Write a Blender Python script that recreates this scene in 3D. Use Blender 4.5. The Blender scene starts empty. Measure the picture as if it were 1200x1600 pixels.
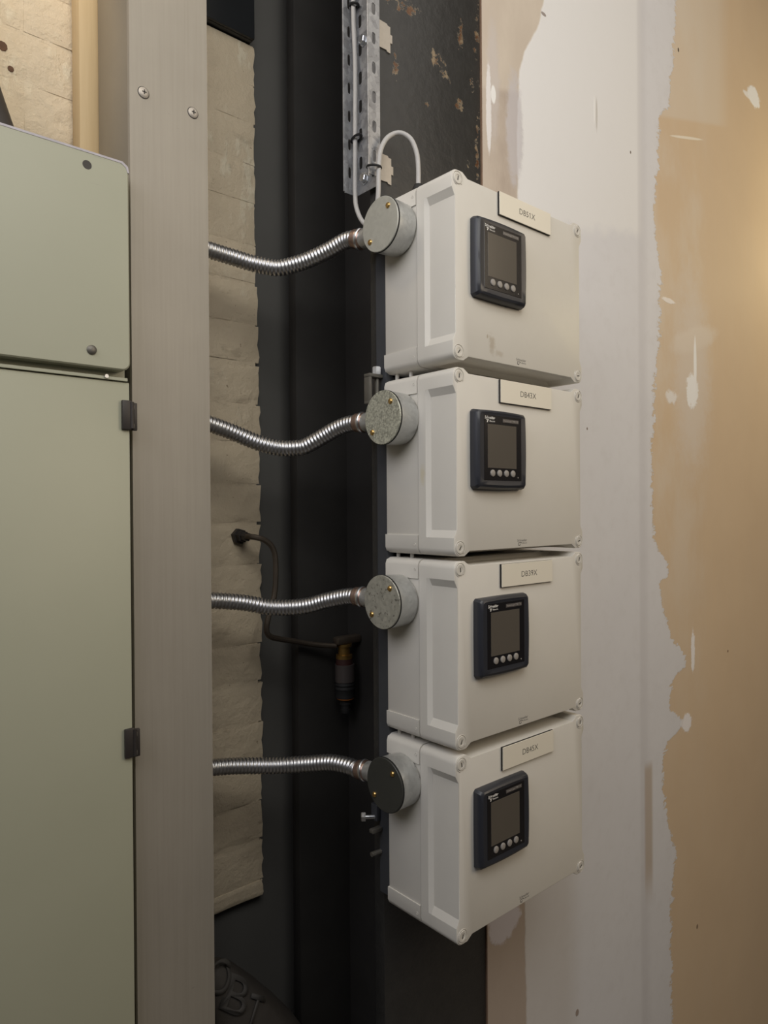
import bpy, bmesh, math, random
from mathutils import Vector, Matrix, noise
from mathutils.bvhtree import BVHTree

random.seed(7)
C = bpy.context.scene.collection
FLOOR = -1890.0                       # mm; the world origin of the survey is the top left cover screw of the top enclosure

def W(p):                             # millimetres -> metres, floor at z = 0
    return Vector((p[0] * .001, p[1] * .001, (p[2] - FLOOR) * .001))

# ------------------------------------------------------------------ camera
cam_d = bpy.data.cameras.new('camera')
cam = bpy.data.objects.new('camera', cam_d); C.objects.link(cam)
cam_d.sensor_fit = 'HORIZONTAL'; cam_d.sensor_width = 36.0; cam_d.lens = 36.0 * 1098.85 / 1200.0
cam_d.clip_start = .02
_r = Vector((.753101, -.657868, -.006922)); _u = Vector((.008896, -.000338, .999960)); _f = Vector((.657845, .753133, -.005598))
_m = Matrix((( _r.x, _u.x, -_f.x), (_r.y, _u.y, -_f.y), (_r.z, _u.z, -_f.z))).to_4x4()
_m.translation = W((-611.9, -565.06, -387.04))
cam.matrix_world = _m
bpy.context.scene.camera = cam

# ------------------------------------------------------------------ world, lights, exposure
sc = bpy.context.scene
sc.view_settings.view_transform = 'Standard'; sc.view_settings.look = 'None'
sc.view_settings.gamma = 1.0; sc.view_settings.use_curve_mapping = False
sc.view_settings.exposure = 0.0
wd = bpy.data.worlds.new('room_air'); sc.world = wd; wd.use_nodes = True
wd.node_tree.nodes['Background'].inputs[0].default_value = (.95, .93, 1.0, 1)
wd.node_tree.nodes['Background'].inputs[1].default_value = .018

def area(name, loc, aim, sx, sy, power, col):
    d = bpy.data.lights.new(name, 'AREA'); d.shape = 'RECTANGLE'; d.size = sx; d.size_y = sy
    d.energy = power; d.color = col
    o = bpy.data.objects.new(name, d); C.objects.link(o)
    o.location = W(loc); v = W(aim) - W(loc)
    o.rotation_euler = v.to_track_quat('-Z', 'Y').to_euler()
    return o

def bulb(name, loc, power, col, r=.05):
    d = bpy.data.lights.new(name, 'POINT'); d.energy = power; d.color = col; d.shadow_soft_size = r
    o = bpy.data.objects.new(name, d); C.objects.link(o); o.location = W(loc)
    return o

area('work_lamp', (-480, -760, 420), (-50, 200, 0), .8, .6, 6.6, (1.0, .98, .92))
area('ceiling_lamp', (150, -800, 1100), (150, 130, 0), 1.6, .7, 4.5, (1.0, .93, .84))
area('left_lamp', (-1500, -350, 650), (0, 150, 0), 1.0, 1.0, 11.5, (.95, .94, 1.0))
area('right_fill', (1100, -1700, 350), (500, 130, -450), 1.0, .8, 13.5, (1.0, .83, .62))  # added fill without a known source, lifts the lower wall and boxes
bulb('warm_bulb', (1680, -140, 320), 5.6, (1.0, .86, .52), .08)
bulb('warm_bulb_left', (-480, 170, 480), 2.4, (1.0, .84, .60), .06)

# ------------------------------------------------------------------ materials
class NT:
    def __init__(s, name):
        s.m = bpy.data.materials.new(name); s.m.use_nodes = True
        s.t = s.m.node_tree; s.b = s.t.nodes['Principled BSDF']
        s.tc = s.t.nodes.new('ShaderNodeTexCoord')
    def n(s, k): return s.t.nodes.new(k)
    def put(s, sock, v):
        if isinstance(v, bpy.types.NodeSocket): s.t.links.new(v, sock)
        elif isinstance(v, (tuple, list)) and len(v) == 3 and sock.type == 'RGBA': sock.default_value = (*v, 1)
        else: sock.default_value = v
    def math(s, op, a, b=0.0, c=None, clamp=False):
        n = s.n('ShaderNodeMath'); n.operation = op; n.use_clamp = clamp
        s.put(n.inputs[0], a); s.put(n.inputs[1], b)
        if c is not None: s.put(n.inputs[2], c)
        return n.outputs[0]
    def geo(s):                                      # world position, metres
        return s.n('ShaderNodeNewGeometry').outputs['Position']
    def sep(s, v):
        n = s.n('ShaderNodeSeparateXYZ'); s.put(n.inputs[0], v); return n.outputs
    def scale(s, v, k):
        n = s.n('ShaderNodeMapping'); s.put(n.inputs[0], v); n.inputs['Scale'].default_value = k; return n.outputs[0]
    def noise(s, v, sc_, det=4, rough=.55):
        n = s.n('ShaderNodeTexNoise'); s.put(n.inputs['Vector'], v)
        n.inputs['Scale'].default_value = sc_; n.inputs['Detail'].default_value = det; n.inputs['Roughness'].default_value = rough
        return n.outputs['Fac']
    def voro(s, v, sc_):
        n = s.n('ShaderNodeTexVoronoi'); s.put(n.inputs['Vector'], v); n.inputs['Scale'].default_value = sc_
        return n.outputs['Color'], n.outputs['Distance']
    def step(s, x, a, b, lo=0.0, hi=1.0):            # smooth step
        n = s.n('ShaderNodeMapRange'); n.interpolation_type = 'SMOOTHSTEP'
        s.put(n.inputs[0], x); s.put(n.inputs[1], a); s.put(n.inputs[2], b); s.put(n.inputs[3], lo); s.put(n.inputs[4], hi)
        return n.outputs[0]
    def mix(s, f, a, b):
        n = s.n('ShaderNodeMix'); n.data_type = 'RGBA'
        s.put(n.inputs[0], f); s.put(n.inputs[6], a); s.put(n.inputs[7], b)
        return n.outputs[2]
    def curve(s, x, pts):
        n = s.n('ShaderNodeFloatCurve'); cu = n.mapping.curves[0]
        while len(cu.points) > 2: cu.points.remove(cu.points[1])
        cu.points[0].location = pts[0]; cu.points[1].location = pts[-1]
        for p in pts[1:-1]: cu.points.new(*p)
        for p in cu.points: p.handle_type = 'VECTOR'
        n.mapping.update(); s.put(n.inputs['Value'], x); return n.outputs[0]
    def bump(s, h, strength=.3, dist=.001):
        n = s.n('ShaderNodeBump'); s.put(n.inputs['Height'], h)
        n.inputs['Strength'].default_value = strength; n.inputs['Distance'].default_value = dist
        s.t.links.new(n.outputs[0], s.b.inputs['Normal'])
    def done(s, col, rough=.5, metal=0.0, spec=.5):
        s.put(s.b.inputs['Base Color'], col); s.put(s.b.inputs['Roughness'], rough)
        s.put(s.b.inputs['Metallic'], metal); s.b.inputs['Specular IOR Level'].default_value = spec
        return s.m

def plain(name, col, rough=.5, metal=0.0, var=.06, nscale=60, bump=0.0, spec=.5):
    k = NT(name); f = k.noise(k.geo(), nscale, 4)
    dark = tuple(c * (1 - var) for c in col); lite = tuple(min(1, c * (1 + var)) for c in col)
    if bump: k.bump(k.noise(k.geo(), nscale * 6, 3), bump, .0006)
    return k.done(k.mix(f, dark, lite), rough, metal, spec)

M = {}
k = NT('grey_plastic'); g = k.geo(); xyz = k.sep(g)
col = k.mix(k.noise(g, 30, 4), (.63, .606, .558), (.67, .644, .592))
def stain(p, r, c, amt):                             # smudges of dirt that sit on two of the enclosures
    global col
    q = []
    for a in range(3): q.append(k.math('DIVIDE', k.math('SUBTRACT', xyz[a], p[a] * .001 - (FLOOR * .001 if a == 2 else 0)), r[a] * .001))
    d = k.math('SQRT', k.math('ADD', k.math('ADD', k.math('MULTIPLY', q[0], q[0]), k.math('MULTIPLY', q[1], q[1])), k.math('MULTIPLY', q[2], q[2])))
    d = k.math('ADD', d, k.math('MULTIPLY', k.math('SUBTRACT', k.noise(g, 120, 5, .7), .5), 1.6))
    col = k.mix(k.math('MULTIPLY', k.step(d, 1.0, .2), amt), col, c)
stain((60, 0, -186), (9, 6, 16), (.40, .33, .24), .55); stain((74, 0, -196), (12, 6, 5), (.42, .35, .26), .4)
stain((52, 0, -178), (2, 6, 4), (.34, .27, .18), .6)
stain((-10, 52, -347), (6, 6, 16), (.62, .56, .40), .7); stain((150, 0, -60), (140, 6, 120), (.62, .585, .52), .25)
M['plastic'] = k.done(col, .48, 0, .4)
M['cover_screw'] = plain('grey_screw_plastic', (.62, .595, .545), .4, 0, .02, 30)
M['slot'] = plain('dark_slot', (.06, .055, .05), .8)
M['label_face'] = plain('cream_label_face', (.80, .75, .64), .35, 0, .02, 30)
M['label_core'] = plain('black_label_core', (.02, .018, .016), .5)
M['ink'] = plain('engraved_ink', (.09, .085, .08), .7)
M['logo_ink'] = plain('grey_logo_ink', (.17, .16, .15), .6)
M['bezel'] = plain('charcoal_bezel', (.027, .029, .037), .38, 0, .05, 40)
M['panel'] = plain('black_gloss_panel', (.012, .011, .012), .22)
M['lcd'] = plain('lcd_glass', (.105, .092, .076), .18, 0, .03, 20)
M['button'] = plain('grey_rubber_button', (.30, .28, .26), .5)
M['strip'] = plain('meter_name_strip', (.10, .09, .085), .4)
M['white_ink'] = plain('white_ink', (.75, .73, .70), .5)
M['brass'] = plain('brass', (.72, .48, .18), .3, 1.0)
M['gasket'] = plain('black_rubber', (.012, .012, .012), .7)
M['darksteel'] = plain('dark_strut_paint', (.045, .048, .055), .5, 0, .15, 40, .1)
M['bolt'] = plain('bright_zinc_bolt', (.72, .74, .78), .3, 1.0)
M['clamp'] = plain('dull_clamp_steel', (.16, .15, .13), .5, .5, .2, 80)
M['cable'] = plain('grey_cable_sheath', (.42, .41, .40), .5, 0, .05, 60)
M['tie'] = plain('black_nylon', (.015, .015, .016), .45)
M['hinge'] = plain('dark_hinge', (.035, .030, .028), .5, .2)
M['pipe'] = plain('dull_dark_copper', (.10, .080, .062), .5, .6, .3, 50)
M['brassdull'] = plain('dull_brass', (.45, .27, .08), .4, .9, .2, 60)
M['valve_grey'] = plain('grey_valve_body', (.10, .085, .08), .45, .3, .15, 60)
M['valve_red'] = plain('dark_red_band', (.05, .018, .015), .5)
M['orange'] = plain('orange_seal', (.40, .14, .03), .4)
M['letter'] = plain('grey_print', (.050, .047, .044), .9)
M['floor'] = plain('concrete_floor', (.20, .19, .18), .8, 0, .2, 6, .2)
M['blackcable'] = plain('black_cable_sheath', (.030, .026, .025), .55)

def zinc(name, col, rough, metal, spangle, sscale, dirt=0.0):
    k = NT(name); g = k.geo()
    c, d = k.voro(g, sscale); v = k.sep(c)[0]
    f = k.math('ADD', k.math('MULTIPLY', v, .6), k.math('MULTIPLY', k.noise(g, sscale * .7, 5), .4))
    a = tuple(x * (1 - spangle) for x in col); b = tuple(min(1, x * (1 + spangle)) for x in col)
    colr = k.mix(f, a, b)
    if dirt:
        colr = k.mix(k.math('MULTIPLY', k.step(k.noise(g, 170, 5, .7), .56, .66), dirt), colr, (.10, .09, .075))
    return k.done(colr, k.math('ADD', rough, k.math('MULTIPLY', v, .12)), metal)
M['zinc'] = zinc('galvanised_steel', (.56, .565, .55), .34, .75, .12, 220)
M['zinc_lid'] = zinc('smooth_zinc_lid', (.50, .50, .45), .42, .45, .06, 300)
M['zinc_spangle'] = zinc('mottled_zinc_lid', (.46, .46, .38), .42, .45, .55, 520)
M['zinc_pitted'] = zinc('pitted_zinc_lid', (.44, .43, .37), .42, .45, .18, 240, .8)
M['dark_lid'] = plain('dark_mirror_lid', (.055, .056, .050), .35, .2, .1, 60)  # metal lid mirroring dark surroundings, the reflection put into its base colour
M['conduit'] = plain('flexible_steel', (.56, .56, .57), .36, 1.0, .05, 30)
M['fixing'] = plain('dull_screw_head', (.46, .42, .37), .5, .3, .1, 200)
M['copper'] = plain('coppery_collar', (.42, .30, .25), .35, .9, .2, 120)
M['tray'] = zinc('galvanised_tray', (.34, .345, .36), .36, .6, .35, 130, .35)

# brushed trunking
k = NT('trunking_steel'); g = k.geo()
st = k.noise(k.scale(g, (90, 90, 2.0)), 3, 5, .6)
mo = k.noise(g, 7, 6, .65)
f = k.math('ADD', k.math('MULTIPLY', st, .5), k.math('MULTIPLY', mo, .5))
col = k.mix(f, (0.265, 0.242, 0.205), (0.40, 0.368, 0.315))
scr = k.step(k.noise(k.scale(g, (60, 60, 240)), 1.6, 3, .5), .70, .75)
col = k.mix(k.math('MULTIPLY', scr, .35), col, (.22, .20, .18))
M['trunk'] = k.done(col, .6, .3)
M['trunk_side'] = plain('trunking_side_steel', (.34, .315, .27), .5, .75, .1, 12)

# switchgear paint
k = NT('sage_switchgear_paint'); g = k.geo()
f = k.noise(g, 7, 4)
col = k.mix(f, (0.338, 0.342, 0.258), (0.380, 0.382, 0.293))
sc1 = k.step(k.noise(k.scale(g, (14, 14, 330)), 1.4, 2, .5), .72, .76)
zs = k.step(k.sep(g)[2], 1.84, 1.885)
col = k.mix(k.math('MULTIPLY', k.math('MULTIPLY', sc1, zs), .5), col, (.24, .24, .22))
M['sage'] = k.done(col, .42)
M['sage_edge'] = plain('chipped_panel_edge', (.42, .40, .43), .6, 0, .25, 90)

# black paint on the steel column: chips with rust and primer
k = NT('black_column_paint'); g = k.geo(); xyz = k.sep(g)
n1 = k.noise(g, 75, 6, .68); n2 = k.noise(g, 60, 5, .6)
def spot(x, z, rx, rz):
    dx = k.math('DIVIDE', k.math('SUBTRACT', xyz[0], x * .001), rx * .001)
    dz = k.math('DIVIDE', k.math('SUBTRACT', xyz[2], (z - FLOOR) * .001), rz * .001)
    return k.step(k.math('SQRT', k.math('ADD', k.math('MULTIPLY', dx, dx), k.math('MULTIPLY', dz, dz))), 1.5, .0)
low = None
for q in ((38, 312, 42, 34), (62, 300, 26, 22), (110, 250, 30, 22), (126, 236, 20, 16), (158, 205, 13, 26), (12, 236, 12, 30), (30, 215, 10, 40), (160, 300, 12, 40), (196, 318, 9, 60), (196, 150, 10, 80), (185, 250, 8, 40), (15, 300, 14, 30), (90, 180, 10, 10), (176, 120, 9, 14)):
    v = spot(*q); low = v if low is None else k.math('MAXIMUM', low, v)
edge = k.math('MULTIPLY', k.step(xyz[0], .165, .206), k.step(xyz[2], 1.7, 2.1, .25, .62))
low = k.math('MAXIMUM', low, edge)
thr = k.math('SUBTRACT', .82, k.math('MULTIPLY', low, .33))
chip = k.step(n1, thr, k.math('ADD', thr, .025))
base = k.mix(n2, (.020, .020, .020), (.040, .039, .037))
rust = k.mix(k.step(n2, .42, .62), (.11, .045, .016), (.26, .20, .13))
rim_glint = k.math('MULTIPLY', k.step(n1, k.math('SUBTRACT', thr, .012), thr), k.math('SUBTRACT', 1.0, k.step(n1, thr, k.math('ADD', thr, .02))))  # pale rim round each chip, a glint painted into the colour
col = k.mix(chip, base, rust); col = k.mix(k.math('MULTIPLY', rim_glint, .8), col, (.40, .34, .26))
k.bump(k.math('SUBTRACT', k.math('MULTIPLY', n2, .9), chip), .7, .0018)
M['column'] = k.done(col, .42)
M['web'] = plain('black_recess_paint', (.030, .028, .026), .75, 0, .25, 20, .1, .25)
M['darkwall'] = plain('dark_grey_wall_paint', (.105, .102, .097), .7, 0, .12, 9, .2, .3)
M['beam'] = plain('blue_black_beam', (.022, .024, .027), .4, .2, .3, 18, .1)

# painted brick
k = NT('painted_brick'); g = k.geo(); 
n1 = k.noise(g, 9, 5); n2 = k.noise(g, 45, 6, .65); n3 = k.noise(g, 130, 4)
col = k.mix(n1, (.53, .44, .315), (.67, .565, .42))
n4 = k.noise(k.scale(g, (1, 1, .4)), 62, 6, .65)
flk = k.math('MULTIPLY', k.step(n4, .50, .62), k.step(k.noise(g, 13, 3), .46, .60))
zt = k.step(k.sep(g)[2], 1.50, 2.0, .10, 1.0)
col = k.mix(k.math('MULTIPLY', k.math('MULTIPLY', flk, zt), .6), col, (.72, .66, .52))
spk = k.step(n3, .70, .74)
col = k.mix(k.math('MULTIPLY', spk, .7), col, (.20, .13, .08))
dk = k.step(k.noise(k.scale(g, (1, 1, 2.2)), 14, 5, .65), .60, .70)
col = k.mix(k.math('MULTIPLY', dk, .35), col, (.28, .215, .15))
k.bump(k.math('ADD', k.math('ADD', k.math('MULTIPLY', n2, 1.0), k.math('MULTIPLY', n1, .8)), k.math('MULTIPLY', flk, .12)), .7, .006)
M['brick'] = k.done(col, .62)
M['mortar'] = plain('painted_mortar', (.44, .38, .31), .8, 0, .2, 40, .6)
M['rust'] = plain('rusty_fixing', (.11, .055, .03), .8, 0, .5, 120)

# timber
k = NT('raw_pine'); g = k.geo()
f = k.noise(k.scale(g, (60, 60, 3)), 3, 5)
M['pine'] = k.done(k.mix(f, (.50, .36, .19), (.60, .46, .27)), .6)

# sack
k = NT('dark_sack'); g = k.geo()
k.bump(k.noise(g, 25, 5), .5, .004)
M['sack'] = k.done(k.mix(k.noise(g, 12, 4), (.022, .019, .017), (.038, .033, .028)), .7)

# plasterboard with taped and filled joint (paper, filler coats, scrapes, wear marks, painted shadow edge)
k = NT('filled_plasterboard'); g = k.geo(); xyz = k.sep(g); X = xyz[0]; Z = xyz[2]
KW = 703.06 / 695.06                                # features were surveyed on a plane 8 mm nearer
def zc(mm): return (-387.04 + (mm + 387.04) * KW - FLOOR) * .001
def xc(mm): return (-611.9 + (mm + 611.9) * KW) * .001
nb = k.noise(g, 6, 5, .6); nf = k.noise(g, 38, 6, .65); nh = k.noise(k.scale(g, (40, 40, 2.5)), 2.2, 5, .6)
nx = k.noise(k.scale(g, (1, 1, .9)), 24, 6, .7)
ZL, ZH = zc(-1500), zc(800)
zn = k.math('DIVIDE', k.math('SUBTRACT', Z, ZL), ZH - ZL)
def prof(pts, lo, hi):                               # boundary x (m) as a function of height
    q = sorted(((zc(z) - ZL) / (ZH - ZL), (xc(x) * 1000 - lo) / (hi - lo)) for x, z in pts)
    q = [(min(1, max(0, a)), min(1, max(0, b))) for a, b in q]
    v = k.curve(zn, q)
    return k.math('ADD', lo * .001, k.math('MULTIPLY', v, (hi - lo) * .001))
compR = prof([(800, 654), (791, 519), (771, 426), (736, 395), (730, 303), (704, 194), (720, 140), (736, 75), (727, -41), (711, -145), (694, -273), (703, -462), (752, -500), (756, -529), (722, -542), (748, -606), (774, -660), (838, -705), (830, -725), (773, -739), (767, -803), (822, -835), (815, -850), (751, -865), (734, -913), (749, -1020), (783, -1096), (769, -1183), (762, -1312), (767, -1392), (772, -1434)], 640, 860)
compL = prof([(420, 700), (335, 395), (300, 340), (284, 300), (279, 200), (279, 0), (281, -900), (288, -1159), (290, -1500)], 240, 440)
nk = k.noise(k.scale(g, (1, 1, 2.4)), 42, 6, .75)
jr = k.math('ADD', k.math('MULTIPLY', k.math('SUBTRACT', nx, .5), .05), k.math('MULTIPLY', k.math('SUBTRACT', nk, .5), .065))
jl = k.math('MULTIPLY', k.math('SUBTRACT', nx, .5), .012)
mR = k.step(k.math('SUBTRACT', compR, k.math('ADD', X, jr)), -.001, .002)
mL = k.step(k.math('SUBTRACT', k.math('ADD', X, jl), compL), -.002, .004)
fill = k.math('MULTIPLY', mR, mL)
paper = k.mix(nb, (0.625, 0.480, 0.330), (0.708, 0.558, 0.390))
streak = k.step(nh, .40, .66)
paper = k.mix(k.math('MULTIPLY', streak, .14), paper, (0.649, 0.540, 0.414))
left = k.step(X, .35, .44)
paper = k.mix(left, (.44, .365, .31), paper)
# thin scraped filler beyond the joint
wash = k.math('MULTIPLY', k.step(X, .985, .91), k.step(k.noise(k.scale(g, (1, 1, .55)), 9, 6, .6), .38, .66))
wash = k.math('MULTIPLY', wash, k.step(Z, zc(-1000), zc(-300), .15, 1.0))
paper = k.mix(k.math('MULTIPLY', wash, .5), paper, (0.708, 0.636, 0.546))
band = k.math('MULTIPLY', k.step(k.math('SUBTRACT', Z, k.math('MULTIPLY', k.math('SUBTRACT', X, xc(740)), .28)), zc(388), zc(400)), k.step(X, 1.09, 1.0))
paper = k.mix(k.math('MULTIPLY', band, .55), paper, (0.708, 0.636, 0.540))
coat = k.mix(nb, (0.690, 0.690, 0.724), (0.765, 0.768, 0.800))
coat = k.mix(k.math('MULTIPLY', k.step(nf, .45, .8), .4), coat, (0.644, 0.636, 0.655))
shade_edge = k.step(k.math('ADD', k.math('SUBTRACT', Z, k.math('MULTIPLY', k.math('SUBTRACT', X, xc(453)), .20)), k.math('MULTIPLY', k.math('SUBTRACT', nf, .5), .05)), zc(78), zc(112))  # paler above the box's shadow edge; the shadow is put into the coat colour
coat = k.mix(k.math('MULTIPLY', shade_edge, k.step(X, .69, .66, 0, .8)), coat, (0.828, 0.828, 0.832))
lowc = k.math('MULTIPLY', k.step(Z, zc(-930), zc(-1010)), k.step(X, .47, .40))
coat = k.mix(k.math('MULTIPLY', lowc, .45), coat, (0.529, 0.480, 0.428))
ridge = k.math('MULTIPLY', k.step(X, .655, .668), k.step(X, .705, .675))
coat = k.mix(k.math('MULTIPLY', ridge, .35), coat, (0.540, 0.528, 0.554))
slit = k.math('MULTIPLY', k.math('MULTIPLY', k.step(X, .672, .682), k.step(X, .712, .700)), k.math('MULTIPLY', k.step(Z, zc(-880), zc(-905)), k.step(Z, zc(-1180), zc(-1080))))
coat = k.mix(k.math('MULTIPLY', slit, .8), coat, (0.506, 0.420, 0.340))
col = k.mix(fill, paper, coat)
hgt = k.math('ADD', fill, k.math('MULTIPLY', nf, .25))
nj = k.math('ADD', k.math('MULTIPLY', nf, .5), k.math('MULTIPLY', k.noise(g, 105, 5, .7), .5))
def blob(x, z, rx, rz, colr, jit=.7, soft=.16, amt=1.0, slope=0.0):
    global col, hgt
    colr = tuple(min(.88, c * 1.15) for c in colr) if min(colr) > .35 else colr
    ex = k.math('SUBTRACT', X, xc(x)); dx = k.math('DIVIDE', ex, rx * .001)
    dz = k.math('DIVIDE', k.math('SUBTRACT', k.math('SUBTRACT', Z, zc(z)), k.math('MULTIPLY', ex, slope)), rz * .001)
    d = k.math('SQRT', k.math('ADD', k.math('MULTIPLY', dx, dx), k.math('MULTIPLY', dz, dz)))
    d = k.math('ADD', d, k.math('MULTIPLY', k.math('SUBTRACT', nj, .5), jit * 1.25))
    f_ = k.step(d, 1.0 + soft, 1.0 - soft)
    col = k.mix(k.math('MULTIPLY', f_, amt), col, colr); hgt = k.math('ADD', hgt, k.math('MULTIPLY', f_, .6 * amt))
white = (.80, .79, .80)
blob(870, -110, 80, 190, (.60, .53, .46), 1.2, .5, .8)
blob(880, -32, 100, 26, (.63, .56, .48), .6, .3, .8, slope=.28)
blob(1198, 606, 36, 24, white, 1.4); blob(1160, 596, 26, 7, white, 1.8, .3, .8)
blob(866, -142, 28, 34, white, 2.0); blob(882, -88, 7, 62, white, .3)
blob(775, -165, 22, 14, (.70, .67, .64), 2.6, .3); blob(866, -697, 9, 42, (.76, .74, .74), 2.0)
blob(836, -842, 24, 18, (.74, .72, .73), 2.2)
blob(850, 388, 72, 3.0, (.72, .66, .56), .3, slope=.28); blob(768, 30, 30, 5, (.74, .70, .66), 1.2)
blob(222, 262, 14, 90, (.52, .48, .46), 1.3, .4, .7); blob(211, 215, 6, 66, (.70, .68, .68), 1.1); blob(222, 240, 6, 14, (.80, .78, .76), .4)
blob(272, 205, 20, 90, (.50, .48, .50), 1.3, .25, .75)
blob(236, -1022, 38, 36, (.52, .49, .52), .9, .12)
blob(813, 557, 3.2, 4.5, (.12, .09, .07), .2); blob(621, 283, 2.2, 3.0, (.20, .17, .15), .2)
blob(505, 312, 3, 28, (.50, .48, .46), .5, .3, .8); blob(499, 318, 3, 24, (.86, .84, .80), .4, .3)
blob(350, 420, 7, 3, (.34, .30, .28), .8); blob(470, -250, 2, 2.4, (.25, .2, .18), .2)
blob(1038, -720, 3, 3, (.25, .17, .11), .2); blob(880, -1290, 4, 5, (.28, .2, .14), .2); blob(430, -1260, 5, 6, (.36, .30, .27), .5)
k.bump(hgt, .5, .0012)
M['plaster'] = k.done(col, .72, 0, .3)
M['board_core'] = plain('board_cut_edge', (.22, .14, .09), .9, 0, .3, 60)

# ------------------------------------------------------------------ mesh helpers (all in mm)
class MB:
    def __init__(s): s.bm = bmesh.new()
    def face(s, vs):
        try: return s.bm.faces.new(vs)
        except ValueError: return None
    def box(s, x0, x1, y0, y1, z0, z1, bev=0.0, seg=2):
        b = bmesh.new()
        v = [b.verts.new((x, y, z)) for x in (x0, x1) for y in (y0, y1) for z in (z0, z1)]
        for q in ((0, 1, 3, 2), (4, 6, 7, 5), (0, 4, 5, 1), (2, 3, 7, 6), (0, 2, 6, 4), (1, 5, 7, 3)): b.faces.new([v[i] for i in q])
        if bev: bmesh.ops.bevel(b, geom=b.edges[:], offset=bev, segments=seg, affect='EDGES', profile=.5)
        s.add(b); return s
    def add(s, b, mat=None):
        me = bpy.data.meshes.new('t')
        if mat: bmesh.ops.transform(b, matrix=mat, verts=b.verts)
        b.to_mesh(me); b.free(); s.bm.from_mesh(me); bpy.data.meshes.remove(me)
    def loft(s, rings, cap0=True, cap1=True, closed=True):
        R = [[s.bm.verts.new(p) for p in r] for r in rings]; n = len(R[0])
        for a, b in zip(R, R[1:]):
            for i in range(n if closed else n - 1):
                j = (i + 1) % n; s.face((a[i], a[j], b[j], b[i]))
        if cap0: s.face(R[0][::-1])
        if cap1: s.face(R[-1])
        return s
    def lathe(s, o, ax, prof, seg=24, cap0=True, cap1=True, squash=None):
        o = Vector(o); ax = Vector(ax).normalized()
        u = ax.orthogonal().normalized(); v = ax.cross(u)
        s.loft([[o + ax * h + (u * math.cos(2 * math.pi * i / seg) + v * math.sin(2 * math.pi * i / seg)) * max(r, .01) for i in range(seg)] for h, r in prof], cap0, cap1)
        return s
    def tube(s, path, rad, seg=12):
        P = [Vector(p) for p in path]; n = len(P); ref = None; rings = []
        for i, p in enumerate(P):
            t = (P[min(i + 1, n - 1)] - P[max(i - 1, 0)]).normalized()
            if ref is None: ref = t.orthogonal().normalized()
            ref = (ref - t * ref.dot(t)).normalized(); w = t.cross(ref)
            r = rad(i) if callable(rad) else rad
            rings.append([p + (ref * math.cos(2 * math.pi * q / seg) + w * math.sin(2 * math.pi * q / seg)) * r for q in range(seg)])
        s.loft(rings); return s
    def prism(s, poly, axis, a, b, bev=0.0):          # poly in the two other axes; extruded from a to b along axis
        bb = bmesh.new()
        def mk(p, q): return {'x': (q, p[0], p[1]), 'y': (p[0], q, p[1]), 'z': (p[0], p[1], q)}[axis]
        A = [bb.verts.new(mk(p, a)) for p in poly]; B = [bb.verts.new(mk(p, b)) for p in poly]
        n = len(poly)
        for i in range(n): bb.faces.new((A[i], A[(i + 1) % n], B[(i + 1) % n], B[i]))
        bb.faces.new(A[::-1]); bb.faces.new(B)
        if bev: bmesh.ops.bevel(bb, geom=bb.edges[:], offset=bev, segments=1, affect='EDGES')
        s.add(bb); return s
    def build(s, name, mat, parent=None, kind=None, label=None, cat=None, group=None, smooth=True, angle=35):
        bm = s.bm
        bmesh.ops.remove_doubles(bm, verts=bm.verts, dist=.0005)
        bmesh.ops.recalc_face_normals(bm, faces=bm.faces)
        bm.normal_update()
        if smooth:
            lim = math.radians(angle)
            for f in bm.faces: f.smooth = True
            for e in bm.edges:
                e.smooth = not (len(e.link_faces) != 2 or e.calc_face_angle(0) > lim)
        if parent is None:
            xs = [v.co.x for v in bm.verts]; ys = [v.co.y for v in bm.verts]; zs = [v.co.z for v in bm.verts]
            org = Vector(((min(xs) + max(xs)) / 2, (min(ys) + max(ys)) / 2, min(zs)))
        else: org = Vector(parent['org'])
        for v in bm.verts: v.co = (v.co - org) * .001
        me = bpy.data.meshes.new(name); bm.to_mesh(me); bm.free()
        for m in (mat if isinstance(mat, (list, tuple)) else [mat]): me.materials.append(m)
        o = bpy.data.objects.new(name, me); C.objects.link(o)
        o['org'] = tuple(org)
        if parent is None: o.location = W(org)
        else: o.parent = parent
        tag(o, label, cat, group, kind)
        return o

def tag(o, label=None, cat=None, group=None, kind=None):
    if label: o['label'] = label
    if cat: o['category'] = cat
    if group: o['group'] = group
    if kind: o['kind'] = kind
    return o

def thing(name, org, label=None, cat=None, group=None, kind=None):
    o = bpy.data.objects.new(name, None); C.objects.link(o)
    o.empty_display_size = .02; o.location = W(org); o['org'] = tuple(org)
    return tag(o, label, cat, group, kind)

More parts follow.
